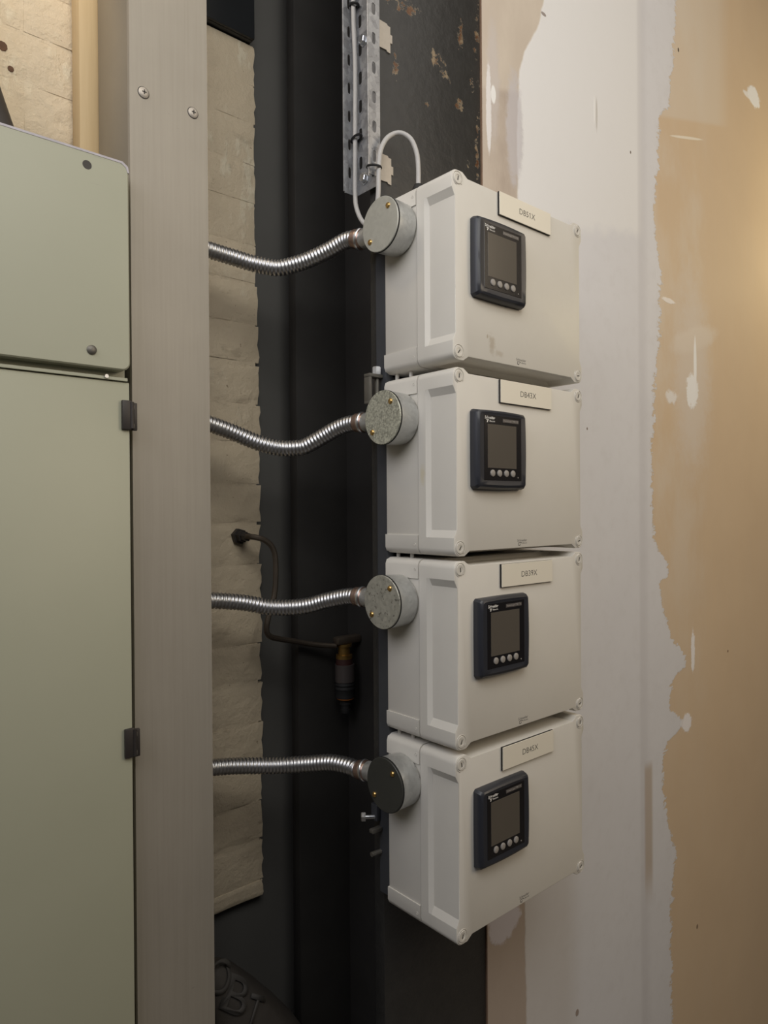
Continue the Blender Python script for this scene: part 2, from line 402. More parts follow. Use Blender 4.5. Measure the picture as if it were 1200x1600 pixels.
def text_mb(txt, size, mapf, depth=.3, shear=0.0, offset=0.0, width=None, spacing=1.0, align='CENTER', res=3):
    cu = bpy.data.curves.new('txt', 'FONT'); cu.body = txt; cu.size = size; cu.shear = shear; cu.offset = offset
    cu.align_x = align; cu.space_character = spacing; cu.resolution_u = res
    ob = bpy.data.objects.new('txt', cu); C.objects.link(ob)
    dg = bpy.context.evaluated_depsgraph_get(); dg.update()
    me = bpy.data.meshes.new_from_object(ob.evaluated_get(dg))
    bpy.data.objects.remove(ob); bpy.data.curves.remove(cu)
    mb = MB(); b = bmesh.new(); b.from_mesh(me); bpy.data.meshes.remove(me)
    if width:
        xs = [v.co.x for v in b.verts]; w = max(xs) - min(xs); x0 = (max(xs) + min(xs)) / 2 if align == 'CENTER' else min(xs)
        for v in b.verts: v.co.x = (v.co.x - (x0 if align == 'CENTER' else x0)) * width / w
    r = bmesh.ops.extrude_face_region(b, geom=b.faces[:])
    for e in r['geom']:
        if isinstance(e, bmesh.types.BMVert): e.co.z += depth
    for v in b.verts: v.co = Vector(mapf(v.co.x, v.co.y, v.co.z))
    mb.add(b); return mb

def rrect(x0, x1, z0, z1, r, n=5):
    pts = []
    for cx, cz, a0 in ((x1 - r, z1 - r, 0), (x0 + r, z1 - r, 90), (x0 + r, z0 + r, 180), (x1 - r, z0 + r, 270)):
        for i in range(n + 1):
            a = math.radians(a0 + 90 * i / n); pts.append((cx + r * math.cos(a), cz + r * math.sin(a)))
    return pts

def smooth_path(pts, n=8):                            # Catmull-Rom
    P = [Vector(p) for p in pts]; P = [P[0] * 2 - P[1]] + P + [P[-1] * 2 - P[-2]]; out = []
    for i in range(1, len(P) - 2):
        a, b, c, d = P[i - 1:i + 3]
        for q in range(n):
            t = q / n
            out.append(.5 * ((2 * b) + (c - a) * t + (2 * a - 5 * b + 4 * c - d) * t * t + (3 * b - 3 * c + d - a) * t ** 3))
    out.append(P[-2]); return out

def resample(path, step):
    L = [0.0]
    for a, b in zip(path, path[1:]): L.append(L[-1] + (b - a).length)
    n = max(2, int(L[-1] / step)); out = []; j = 0
    for i in range(n + 1):
        s_ = L[-1] * i / n
        while j < len(L) - 2 and L[j + 1] < s_: j += 1
        t = (s_ - L[j]) / max(1e-9, L[j + 1] - L[j]); out.append(path[j].lerp(path[j + 1], t))
    return out

# ------------------------------------------------------------------ the setting
MB().box(-2400, 2600, -2600, 900, FLOOR - 60, FLOOR).build('floor', M['floor'], kind='structure', smooth=False)

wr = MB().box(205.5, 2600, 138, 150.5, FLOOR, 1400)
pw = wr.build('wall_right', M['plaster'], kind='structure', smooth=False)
MB().box(204.3, 205.4, 138.4, 150.4, FLOOR, 1400).build('cut_edge', M['board_core'], pw, smooth=False, label='brown cut edge of the plasterboard')
MB().box(-2400, 420, 396, 470, FLOOR, 1400).build('wall_back', M['darkwall'], kind='structure', smooth=False)

# painted brickwork in front of the dark wall
bw = thing('wall_left', (-250, 386, -985), kind='structure')
MB().box(-900, -47, 380.1, 395.5, -983, 322, .0).build('mortar_bed', M['brick'], bw, smooth=False)
PITCH = 61.0
def brick(x0, x1, z0, z1, rough_right=False):
    b = bmesh.new(); nx_, nz_ = max(2, int((x1 - x0) / 14)), 6
    seed = random.uniform(0, 100); dy = random.uniform(-.5, .5)
    grid = []
    for i in range(nx_ + 1):
        row = []
        for j in range(nz_ + 1):
            x = x0 + (x1 - x0) * i / nx_; z = z0 + (z1 - z0) * j / nz_
            e = (i in (0, nx_)) or (j in (0, nz_))
            h = noise.noise(Vector((x * .03 + seed, z * .04, seed))) * 1.4 + noise.noise(Vector((x * .11, z * .11, seed))) * 1.0
            if rough_right and i == nx_: x += noise.noise(Vector((seed, z * .05, 3.1))) * 4.0 + noise.noise(Vector((seed, z * .25, 3.1))) * 2.5
            row.append(b.verts.new((x, 378.6 + dy - h * .9 + (1.3 if e else 0), z)))
        grid.append(row)
    for i in range(nx_):
        for j in range(nz_): b.faces.new((grid[i][j], grid[i + 1][j], grid[i + 1][j + 1], grid[i][j + 1]))
    rim = [grid[i][0] for i in range(nx_ + 1)] + [grid[nx_][j] for j in range(1, nz_ + 1)] + [grid[i][nz_] for i in range(nx_ - 1, -1, -1)] + [grid[0][j] for j in range(nz_ - 1, 0, -1)]
    back = [b.verts.new((v.co.x, 390, v.co.z)) for v in rim]
    n = len(rim)
    for i in range(n): b.faces.new((rim[i], back[i], back[(i + 1) % n], rim[(i + 1) % n]))
    b.faces.new(back)
    mb = MB(); mb.add(b); return mb
row = 0; z = 322.0
while z > -960:
    z1 = z - 1.5; z0 = max(z - PITCH + (3.5 if row % 2 else .6), -984)
    x = -45.0
    wds = [108, 222, 222] if row % 2 else [216, 222, 222]
    for q, wv in enumerate(wds):
        xr = x + (random.uniform(-1.5, 1.5) if q == 0 else 0)
        if q == 0 and z < -100: xr += 4
        x0 = x - wv + 4
        brick(x0, xr, z0, z1, q == 0).build('brick', M['brick'], bw, angle=60)
        x -= wv
    z -= PITCH; row += 1
MB().lathe((-395, 381, 175), (0, -1, 0), [(0, 6.5), (2.5, 5.8), (3, 2)], 9).build('rust_spot', M['rust'], bw)
MB().lathe((-386, 381, 151), (0, -1, 0), [(0, 4.2), (2.5, 3.6), (3, 1.4)], 9).build('rust_spot', M['rust'], bw)

# ------------------------------------------------------------------ steel column
col_ = thing('steel_column', (104, 250, FLOOR), 'black painted steel H column with chipped rusty paint behind the enclosures', 'column')
CT = 1400
MB().box(0, 203.5, 140.6, 160, FLOOR, CT, 1.0).build('flange', M['column'], col_)
MB().box(97, 110, 160, 338, FLOOR, CT).build('web', M['web'], col_, smooth=False)
MB().box(0, 209, 338, 358, FLOOR, CT, 1.0).build('flange', M['web'], col_, label='shaded rear flange of the column')
bmx = thing('steel_beam', (-400, 378, 324), 'blue-black steel beam above the painted brickwork', 'beam')
MB().box(-900, -52, 366, 371, 324, 520, 1).build('beam_plate', M['beam'], bmx)
MB().box(-900, -52, 371, 396, 324, 334, 1).build('bottom_flange', M['beam'], bmx)

# ------------------------------------------------------------------ trunking, batten, cabinet
tk = thing('steel_trunking', (-246, 292, FLOOR), 'tall dull steel trunking box between the switchgear cabinet and the black column', 'trunking')
MB().box(-293.5, -197.5, 243, 344, FLOOR, CT, .8).build('trunking_body', M['trunk_side'], tk)
MB().prism([(-294.6, 246), (-294.6, 240), (-196.5, 240), (-196.5, 246), (-197.4, 246), (-197.4, 242), (-293.6, 242), (-293.6, 246)], 'z', FLOOR, CT).build('cover_plate', M['trunk'], tk, smooth=False)
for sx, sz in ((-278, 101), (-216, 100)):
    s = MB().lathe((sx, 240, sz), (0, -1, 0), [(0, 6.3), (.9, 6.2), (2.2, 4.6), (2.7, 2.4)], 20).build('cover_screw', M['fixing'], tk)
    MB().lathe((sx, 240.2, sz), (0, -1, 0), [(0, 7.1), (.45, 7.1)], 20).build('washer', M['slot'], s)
    MB().box(sx - 2.6, sx + 2.6, 237.0, 237.6, sz - .6, sz + .6).box(sx - .6, sx + .6, 237.0, 237.6, sz - 2.6, sz + 2.6).build('screw_cross', M['slot'], s, smooth=False)

bt = MB().box(-316, -288, 345.5, 374, 30, CT, 1.5).build('timber_batten', M['pine'], label='pale timber batten upright behind the steel trunking', cat='batten')

cb = thing('switchgear_cabinet', (-540, 300, FLOOR), 'large sage green switchgear cabinet at the left with dark hinges', 'cabinet')
MB().box(-820, -304, 236, 366, FLOOR + 40, -2, 2).build('cabinet_body', M['sage'], cb)
MB().box(-820, -303, 226, 236, FLOOR + 60, -242.8, 1.5).build('door', M['sage'], cb)
up = MB()
pp = rrect(-820, -304.5, -231, 1.5, 9)
up.loft([[(x, 235.5, z) for x, z in pp], [(x, 220.5, z) for x, z in pp], [(x, 219, z) for x, z in rrect(-818.5, -306, -229.5, 0, 8)]])
upo = up.build('upper_panel', M['sage'], cb, angle=25)
MB().prism([(-818, -.2), (-313, -.2), (-308, -3.5), (-306, -9), (-304.2, -9), (-305.5, -2.0), (-311.5, 2.2), (-818, 2.2)], 'y', 218.6, 222).build('worn_edge', M['sage_edge'], upo, smooth=False, label='scuffed top edge of the upper panel')
MB().lathe((-350, 219.2, -13.5), (0, -1, 0), [(0, 4.9), (.3, 4.9)], 18).build('screw_hole', M['slot'], upo)
s = MB().lathe((-347, 219, -213), (0, -1, 0), [(0, 5.2), (1.2, 5.2), (2.6, 3.8), (3.2, 1.8)], 18).build('panel_screw', M['clamp'], upo)
MB().box(-820, -306, 223.5, 236.5, -242.2, -238.6, .4).build('door_lip', M['sage'], cb, smooth=False)
MB().lathe((-330, 221.5, -239), (0, 1, 0), [(0, 2.2), (4, 2.2)], 10).build('locating_pin', M['bolt'], cb)
for hz in (-280, -651):
    h = MB().box(-313, -302, 221.5, 226, hz - 16.5, hz + 16.5, 1).build('hinge', M['hinge'], cb)
    MB().box(-302, -295.5, 222.5, 227, hz - 17, hz + 14.5, 1).build('hinge_leaf', M['hinge'], h)
    MB().lathe((-302, 222, hz - 15), (0, 0, 1), [(0, 2.2), (30, 2.2)], 10).build('hinge_pin', M['hinge'], h)
    for dz in (9, -12): MB().box(-301.2, -299.2, 221.4, 222.6, hz + dz - 2.5, hz + dz + 2.5, .4).build('hinge_shim', M['clamp'], h)

bc = MB().tube(smooth_path([(-402, 338, 6), (-424, 338, 66), (-447, 338, 136), (-482, 338, 240), (-530, 338, 400), (-560, 338, 560), (-566, 338, 760), (-566, 338, 1390)], 6), 26, 18)
bc.build('black_cable', M['blackcable'], label='thick black cable slanting behind the top left of the cabinet', cat='cable')

# ------------------------------------------------------------------ strut, clamp, bolts
ms = thing('mounting_strut', (14, 130, -894), 'dark grey steel strut behind the left edge of the enclosures', 'strut')
MB().prism([(-7, 140.4), (-7, 121), (4, 121), (4, 124), (-4, 124), (-4, 138), (32, 138), (32, 124), (24, 124), (24, 121), (35, 121), (35, 140.4)], 'z', -894, 8).build('strut_channel', M['darksteel'], ms, smooth=False)
for zz in (-225, -680):
    MB().prism([(-4, 123.8), (-4, 121.2), (32, 121.2), (32, 123.8)], 'z', zz - 9, zz + 9).build('cross_plate', M['darksteel'], ms, smooth=False)
bcl = thing('beam_clamp', (-17, 135, -250), 'dull steel window beam clamp on the column edge beside the second enclosure', 'clamp')
MB().box(-30, -7.2, 127, 139, -217.5, -213, .8).build('top_bar', M['clamp'], bcl)
MB().box(-30, -26, 127, 139, -249, -217.5, .8).build('side_bar', M['clamp'], bcl)
MB().box(-30, -7.2, 127, 139, -252, -248, .8).build('bottom_bar', M['clamp'], bcl)
MB().lathe((-13, 133, -213), (0, 0, 1), [(0, 6), (9, 6), (10.5, 5)], 6).build('clamp_bolt', M['bolt'], bcl)
MB().lathe((-13, 133, -217), (0, 0, -1), [(0, 3), (31, 3)], 10).build('bolt_shank', M['clamp'], bcl)
bc2 = thing('beam_clamp', (-12, 152, -846), 'dark beam clamp with a bright hex bolt beside the lowest enclosure', 'clamp')
hd = Vector((-27, 155, -795)); tl = Vector((-2, 135.5, -795)); ax = (tl - hd).normalized()
MB().lathe(hd, ax, [(0, 5.2), (.8, 6.2), (6, 6.2)], 6).build('bolt_head', M['bolt'], bc2, angle=20)
MB().lathe(hd + ax * 6, ax, [(0, 3.0), (17, 3.0)], 12).build('bolt_shank', M['bolt'], bc2)
MB().box(-14, -7.2, 138, 150, -800, -778, 1).build('clamp_jaw', M['darksteel'], bc2)
MB().box(-24, -7.2, 134, 142, -812, -807, .8).build('clamp_jaw', M['clamp'], bc2)
MB().lathe((-22, 140, -841), (1, -.1, 0), [(0, 3.2), (15, 3.2)], 10).build('stud_end', M['clamp'], bc2)

# ------------------------------------------------------------------ cable tray with slots
def slotted(u0, u1, v0, v1, pitch, off, sw, sl, rows, place, t):
    """plate with oblong holes: u across, v along; place(u, v, w) -> point; t thickness"""
    mb = MB(); cw = (u1 - u0) / rows
    def cell(a0, a1, b0, b1, hole):
        if not hole:
            rim = [(a0, b0), (a1, b0), (a1, b1), (a0, b1)]
            f = [mb.bm.verts.new(place(u, v, 0)) for u, v in rim]; g_ = [mb.bm.verts.new(place(u, v, t)) for u, v in rim]
            mb.face(f); mb.face(g_[::-1])
            return
        ca, cb_ = (a0 + a1) / 2, (b0 + b1) / 2; inn = []; out = []
        n = 12
        for q in range(n):
            an = 2 * math.pi * (q + .5) / n; c, s_ = math.cos(an), math.sin(an)
            k_ = (abs(c) ** 4 + abs(s_) ** 4) ** -.25
            inn.append((ca + c * k_ * sw / 2, cb_ + s_ * k_ * sl / 2))
            m_ = 1 / max(abs(c), abs(s_)); out.append((ca + c * m_ * (a1 - a0) / 2, cb_ + s_ * m_ * (b1 - b0) / 2))
        for corner, qs in (((a1, b1), 1), ((a0, b1), 4), ((a0, b0), 7), ((a1, b0), 10)): out[qs] = corner
        F = [[mb.bm.verts.new(place(u, v, w)) for u, v in L] for w in (0, t) for L in (out, inn)]
        for q in range(n):
            r_ = (q + 1) % n
            mb.face((F[0][q], F[0][r_], F[1][r_], F[1][q])); mb.face((F[2][r_], F[2][q], F[3][q], F[3][r_]))
            mb.face((F[1][q], F[1][r_], F[3][r_], F[3][q]))
    for r_ in range(rows):
        a0, a1 = u0 + cw * r_, u0 + cw * (r_ + 1); v = v0 + (off if r_ % 2 == 0 else off + pitch / 2)
        cell(a0, a1, v0, v, False)
        while v + pitch <= v1:
            g2 = (pitch - sl - 6) / 2
            cell(a0, a1, v, v + g2, False); cell(a0, a1, v + g2, v + pitch - g2, True); cell(a0, a1, v + pitch - g2, v + pitch, False)
            v += pitch
        if v < v1 - .01: cell(a0, a1, v, v1, False)
    # outer edges
    for (ua, va, ub, vb) in ((u0, v0, u1, v0), (u0, v1, u1, v1), (u0, v0, u0, v1), (u1, v0, u1, v1)):
        q = [mb.bm.verts.new(place(*p)) for p in ((ua, va, 0), (ub, vb, 0), (ub, vb, t), (ua, va, t))]; mb.face(q)
    return mb
ct = thing('cable_tray', (-16, 156, 36), 'galvanised slotted cable tray rising beside the column above the enclosures', 'cable tray')
TT = 900
slotted(130, 182, 36, TT, 38, 4, 7, 17, 2, lambda u, v, w: (-8 + w, u, v), 1.2).build('tray_base', M['tray'], ct, smooth=False)
slotted(-28, -8, 44, TT, 38, 6, 6.5, 15, 1, lambda u, v, w: (u, 130 - w, v), 1.2).build('tray_side', M['tray'], ct, smooth=False)
slotted(-25, -8, 38, TT, 38, 10, 5, 15, 1, lambda u, v, w: (u, 182 + w, v), 1.2).build('tray_side', M['tray'], ct, smooth=False)
for lip, yy in ((-28, 128.8), (-25, 183.2)):
    MB().box(lip - 1.4, lip + .2, yy - 1.3, yy + 1.3, 40, TT, .5).build('rolled_lip', M['tray'], ct)
for zz in (238, 54):
    MB().lathe((-8, 160, zz), (-1, 0, 0), [(0, 8.5), (1.2, 8.5), (1.4, 6.2), (5.5, 6.2), (6.2, 5)], 6).build('tray_bolt', M['bolt'], ct, angle=20)
for zz in (221, 45):
    MB().prism([(-6.5, zz + 2), (-6.5, zz + 38), (14, zz + 38), (15.5, zz + 36), (20, zz + 36), (20, zz + 26), (23.5, zz + 26), (23.5, zz + 15), (20, zz + 15), (20, zz + 1), (15, zz + 1), (13, zz + 3)], 'y', 138.8, 140.4).build('tray_bracket', M['fixing'], ct, smooth=False, label='flat galvanised bracket on the column face')

cable_pts = [(-15, 174, TT), (-15, 174, 500), (-15, 174, 290), (-14, 172, 210), (-15, 172, 107), (-14, 174, 39), (-14, 171, 16), (-14, 160, -4), (-15, 146, -14), (-16, 132, -8), (-16.5, 124, 16), (-17, 122, 48), (-15.5, 120, 72), (-8, 118, 89), (4, 117, 100), (13, 110, 101.5), (20, 100, 92), (24, 94, 74), (25, 92, 55), (25, 92, 30)]
MB().tube(resample(smooth_path(cable_pts, 8), 4), 3.1, 12).build('control_cable', M['cable'], label='thin grey cable from the slotted tray looping into the top enclosure', cat='cable', group=None)
def tie(pts, label, w=2.2):
    MB().tube(smooth_path(pts + [pts[0]], 5), 1.6, 6).build('cable_tie', M['tie'], label=label, cat='cable tie')
def ring(c, rx, ry, dz=0):
    return [(c[0] + rx * math.cos(a), c[1] + ry * math.sin(a), c[2] + dz * math.sin(a)) for a in [2 * math.pi * i / 10 for i in range(10)]]
tie(ring((-14.5, 172.5, 289), 5.2, 7, 2), 'black cable tie on the grey cable at the very top of the tray')
tie(ring((-14.5, 170, 109), 5.2, 9, -2), 'black cable tie on the grey cable halfway down the tray')
tie(ring((-20, 127.5, 53), 9, 9, 1), 'black cable tie round the tray side at its lower end')

# ------------------------------------------------------------------ the four enclosures
WP, HP = 244.9, 203.2
def cover_outline(k_, xo=0.0, zo=0.0):
    """k_ = 0 full rounded rectangle, 1 = sides drawn in between the corner lobes"""
    L, T = 4.8 * k_, 5.6 * k_
    q = []
    def corner(cx, cz, sx, sz):
        pts = [(sx * 10, -sz * 21), (sx * 10, -sz * 12)]
        pts[0] = (sx * (10 - L), -sz * 21)
        for i in range(6):
            a = math.pi / 2 * i / 5
            pts.append((sx * (1 + 9 * math.cos(a)), sz * (1 + 9 * math.sin(a))))
        pts += [(-sx * 8, sz * 10), (-sx * 17, sz * (10 - T))]
        return [(cx + a, cz + b) for a, b in pts]
    A = corner(WP, 0, 1, 1); B = corner(0, 0, -1, 1)[::-1]; Cc = corner(0, -HP, -1, -1); D = corner(WP, -HP, 1, -1)[::-1]
    return A + B + Cc + D
NAMES = ['DB51X', 'DB43X', 'DB39X', 'DB45X']
Z0 = [0.0, -231.7, -460.6, -690.5]
EL = ['grey plastic enclosure labelled DB51X, topmost of the four', 'grey plastic enclosure labelled DB43X, second from the top',
      'grey plastic enclosure labelled DB39X, third from the top', 'grey plastic enclosure labelled DB45X, lowest of the four']
MZ = [-39.5, -38.0, -36.6, -35.5]; LT = [5.0, 3.6, 2.6, 4.2]; MX = [21.5, 19.0, 23.0, 21.0]

def enclosure(i):
    z0 = Z0[i]
    e = thing('meter_enclosure', (WP / 2, 60, z0 - HP - 10), EL[i], 'enclosure', 'grey meter enclosures stacked on the wall')
    def sh(pts, dy): return [(x, dy, z + z0) for x, z in pts]
    # rear half
    b = MB()
    r0 = rrect(-8.4, WP + 8.4, -HP - 8.6, 8.6, 9)
    b.loft([sh(rrect(-7.6, WP + 7.6, -HP - 7.8, 7.8, 9), 121), sh(r0, 119), sh(r0, 61.2), sh(rrect(-7.2, WP + 7.2, -HP - 7.4, 7.4, 8), 60.4)])
    base = b.build('base', M['plastic'], e)
    for zt in (1, -1):                                # thicker bands at the upper and lower edges
        bb = MB()
        za, zb = ((10, -14) if zt > 0 else (-HP - 10, -HP + 14))
        lo, hi = min(za, zb) + z0, max(za, zb) + z0
        P = []
        x1 = -10
        if zt > 0: poly = [(x1, lo), (x1, hi - 8), (x1 + 2, hi - 3), (x1 + 8, hi), (WP + 2, hi), (WP + 8, hi - 3), (WP + 10, hi - 8), (WP + 10, lo), (WP + 6, lo), (WP + 6, lo + 14), (-6, lo + 14), (-6, lo)]
        else: poly = [(x1, hi), (x1, lo + 8), (x1 + 2, lo + 3), (x1 + 8, lo), (WP + 2, lo), (WP + 8, lo + 3), (WP + 10, lo + 8), (WP + 10, hi), (WP + 6, hi), (WP + 6, hi - 14), (-6, hi - 14), (-6, hi)]
        bb.prism(poly, 'y', 61.4, 121.6)
        band = bb.build('edge_band', M['plastic'], base, angle=50)
    for zz in (5.5 if False else -2.5, -HP + 2.5):
        MB().lathe((-10, 66.5, z0 + zz), (-1, 0, 0), [(-.2, 1.9), (.35, 1.9), (.4, 1.1), (-.1, .9)], 10).build('dimple', M['cover_screw'], base)
    # cover
    c = MB()
    full = cover_outline(0.0); ins = cover_outline(1.0)
    mid = cover_outline(.55)
    def shrink(pts, d):
        cx, cz = WP / 2, -HP / 2
        return [(x - d * (1 if x > cx else -1), z - d * (1 if z > cz else -1)) for x, z in pts]
    c.loft([sh(shrink(full, .9), 59.8), sh(full, 59.0), sh(full, 47.0), sh(full, 46.4), sh(ins, 41.5), sh(ins, 1.2), sh(shrink(ins, .35), .35), sh(shrink(ins, 1.2), 0)])
    cov = c.build('cover', M['plastic'], e, angle=28)
    for sx in (0, WP):
        for sz in (0, -HP):
            s = MB().lathe((sx, 0, z0 + sz), (0, -1, 0), [(0, 7.0), (.5, 7.0), (1.0, 6.4), (1.0, 3.9), (.6, 3.7), (.6, .1)], 22).build('cover_screw', M['cover_screw'], cov)
            an = {(0, 0): 78, (0, 1): 50, (1, 0): 60, (1, 1): 8}[(int(sx > 0), int(sz < 0))] + i * 7
            ca, sa = math.cos(math.radians(an)), math.sin(math.radians(an))
            m = MB(); m.prism([(sx + ca * u - sa * v, z0 + sz + sa * u + ca * v) for u, v in ((-2.6, -.6), (2.6, -.6), (2.6, .6), (-2.6, .6))], 'y', -.95, -.55); m.build('screw_slot', M['slot'], s, smooth=False)
            m = MB(); a0 = -60 if sx else 120
            ringp = [(math.radians(a0 - 165 + 300 * q / 26)) for q in range(27)]
            m.tube([(sx + 8.2 * math.cos(a), -.15, z0 + sz + 8.2 * math.sin(a)) for a in ringp], .55, 6); m.build('screw_rim', M['cover_screw'], cov)
    # maker's mark, lower right of the cover
    lx, lz = 117.5, z0 - 199.5
    lg = text_mb('Schneider', 4.6, lambda x, y, d: (lx + x, -.02 - d, lz + y), .12, .15, .0, 20)
    for (ax_, az, bx_, bz) in ((-7, -1.5, -2.5, -1.2), (-7.5, -1.5, -7.5, -4.5), (-7.5, -4.5, -5, -4.9), (-5, -4.9, -4, -3.2), (-2.5, -1.2, -.5, -2.2)):
        dv = Vector((bx_ - ax_, bz - az)).normalized() * .45; nv = Vector((-dv.y, dv.x))
        P = [(lx + p.x, lz + p.y) for p in (Vector((ax_, az)) - dv + nv, Vector((ax_, az)) - dv - nv, Vector((bx_, bz)) + dv - nv, Vector((bx_, bz)) + dv + nv)]
        lg.prism(P, 'y', -.14, -.02)
    lt = text_mb('Electric', 2.5, lambda x, y, d: (lx + 5.5 + x, -.02 - d, lz - 2.9 + y), .12, .15, .0, 9)
    b2 = lt.bm.copy(); lt.bm.free(); lg.add(b2)
    lg.build('maker_logo', M['logo_ink'], cov, smooth=False, label='small grey printed logo reading Schneider Electric')
    # name plate
    x0, x1, zt_, zb_ = 72.5, 178.5, z0 + LT[i], z0 + LT[i] - 28.8
    pl = MB().box(x0, x1, -2.6, 0.0, zb_, zt_).build('name_plate', M['label_core'], e, smooth=False, label='cream plate on a black core reading ' + NAMES[i])
    MB().box(x0 + .1, x1 - .1, -3.3, -2.6, zb_ + .1, zt_ - .1, .25, 1).build('plate_face', M['label_face'], pl, smooth=False)
    tx, tz = 128.0, zb_ + 10.8
    text_mb(NAMES[i], 10.4, lambda x, y, d: (tx + x, -3.28 - d, tz + y), .1, 0, -.05, 32.5, 1.0).build('lettering', M['ink'], pl, smooth=False)
    if '1' in NAMES[i]:                               # the flag of the engraved 1
        MB().prism([(tx + 5.6, zb_ + 18.0), (tx + 3.5, zb_ + 16.2), (tx + 3.9, zb_ + 15.7), (tx + 5.6, zb_ + 17.1)], 'y', -3.38, -3.2).build('lettering', M['ink'], pl, smooth=False)
    # power meter
    mx, mz = MX[i], z0 + MZ[i] + .4
    pm = thing_child('power_meter', e)
    def mr(x0_, x1_, za_, zb__, bow, y, n=8, ch=3.0):
        pts = []
        def edge(ax_, az, bx_, bz, ox, oz):
            for q in range(n + 1):
                t = q / n; w_ = 4 * t * (1 - t) * bow
                pts.append((mx + ax_ + (bx_ - ax_) * t + ox * w_, y, mz + az + (bz - az) * t + oz * w_))
        edge(x0_ + ch, zb__, x1_ - ch, zb__, 0, -1); edge(x1_, zb__ + ch, x1_, za_ - ch, 1, 0)
        edge(x1_ - ch, za_, x0_ + ch, za_, 0, 1); edge(x0_, za_ - ch, x0_, zb__ + ch, -1, 0)
        return pts
    z = MB()
    z.loft([mr(0, 95.5, 0, -95.5, .3, 0.2), mr(-.2, 95.7, .2, -95.7, .8, -2.5), mr(.8, 94.2, -1, -94.5, 1.2, -8.5), mr(2.6, 91.8, -2.2, -92.6, 1.3, -11.2), mr(4.6, 89.6, -4, -90, 1.0, -12.4, 8, 2.5), mr(11, 83, -6.2, -85.6, 0, -11.6, 8, 1.5)])
    bz = z.build('bezel', M['bezel'], pm, angle=30)
    MB().box(mx + 11.6, mx + 82.6, -12.0, -11.2, mz - 85.2, mz - 6.6, .3, 1).build('front_panel', M['panel'], pm, smooth=False)
    MB().box(mx + 18, mx + 72.5, -12.25, -11.9, mz - 70.2, mz - 17.4, .1, 1).build('display', M['lcd'], pm, smooth=False)
    for bx_ in (26.7, 39.6, 52.5, 65.2):
        MB().lathe((mx + bx_, -12, mz - 76.5), (0, -1, 0), [(0, 4.3), (1.0, 4.1), (1.5, 3.2), (1.6, 1)], 18).build('button', M['button'], pm)
    MB().lathe((mx + 75.5, -12, mz - 81.0), (0, -1, 0), [(0, .9), (.3, .8)], 8).build('indicator_led', M['button'], pm)
    MB().box(mx + 46.5, mx + 77, -12.2, -11.9, mz - 13.9, mz - 9.6, .1, 1).build('name_strip', M['strip'], pm, smooth=False)
    text_mb('PowerLogic PM5110', 3.2, lambda x, y, d: (mx + 61.8 + x, -12.18 - d, mz - 12.8 + y), .06, 0, .03, 28).build('strip_lettering', M['button'], pm, smooth=False)
    lg = text_mb('Schneider', 5.0, lambda x, y, d: (mx + 22.5 + x, -12.0 - d, mz - 11.6 + y), .08, .12, .14, 19)
    lt = text_mb('Electric', 2.7, lambda x, y, d: (mx + 26.5 + x, -12.0 - d, mz - 14.8 + y), .08, .12, .04, 10)
    b2 = lt.bm.copy(); lt.bm.free(); lg.add(b2)
    for P in ([(15.2, -12.3), (20.5, -12.3), (20.2, -13.1), (16.6, -13.1)], [(17.6, -13.0), (19, -13.0), (18.4, -15.6), (16.6, -15.6)]):
        lg.prism([(mx + a, mz + b_) for a, b_ in P], 'y', -12.08, -12.0)
    lg.build('meter_logo', M['white_ink'], pm, smooth=False, label='white printed logo reading Schneider Electric')
    # stand-off pips between boxes
    if i < 3:
        for yy in (86, 112):
            MB().lathe((4, yy, z0 - HP - 9.5), (0, 0, -1), [(0, 2.6), (8.8 if i else 9.6, 2.6)], 10).build('spacer', M['cover_screw'], e)
    if i == 0:
        MB().lathe((25, 92, 8.5), (0, 0, 1), [(0, 10), (6, 10), (6.2, 8.2), (18, 8.0), (23, 5.6), (24, 3.2)], 12).build('cable_gland', M['gasket'], e, angle=40, label='black cable gland on the top face')
    return e

def thing_child(name, parent):
    o = bpy.data.objects.new(name, None); C.objects.link(o); o.parent = parent; o['org'] = tuple(parent['org']); o.empty_display_size = .02
    return o
for i in range(4): enclosure(i)

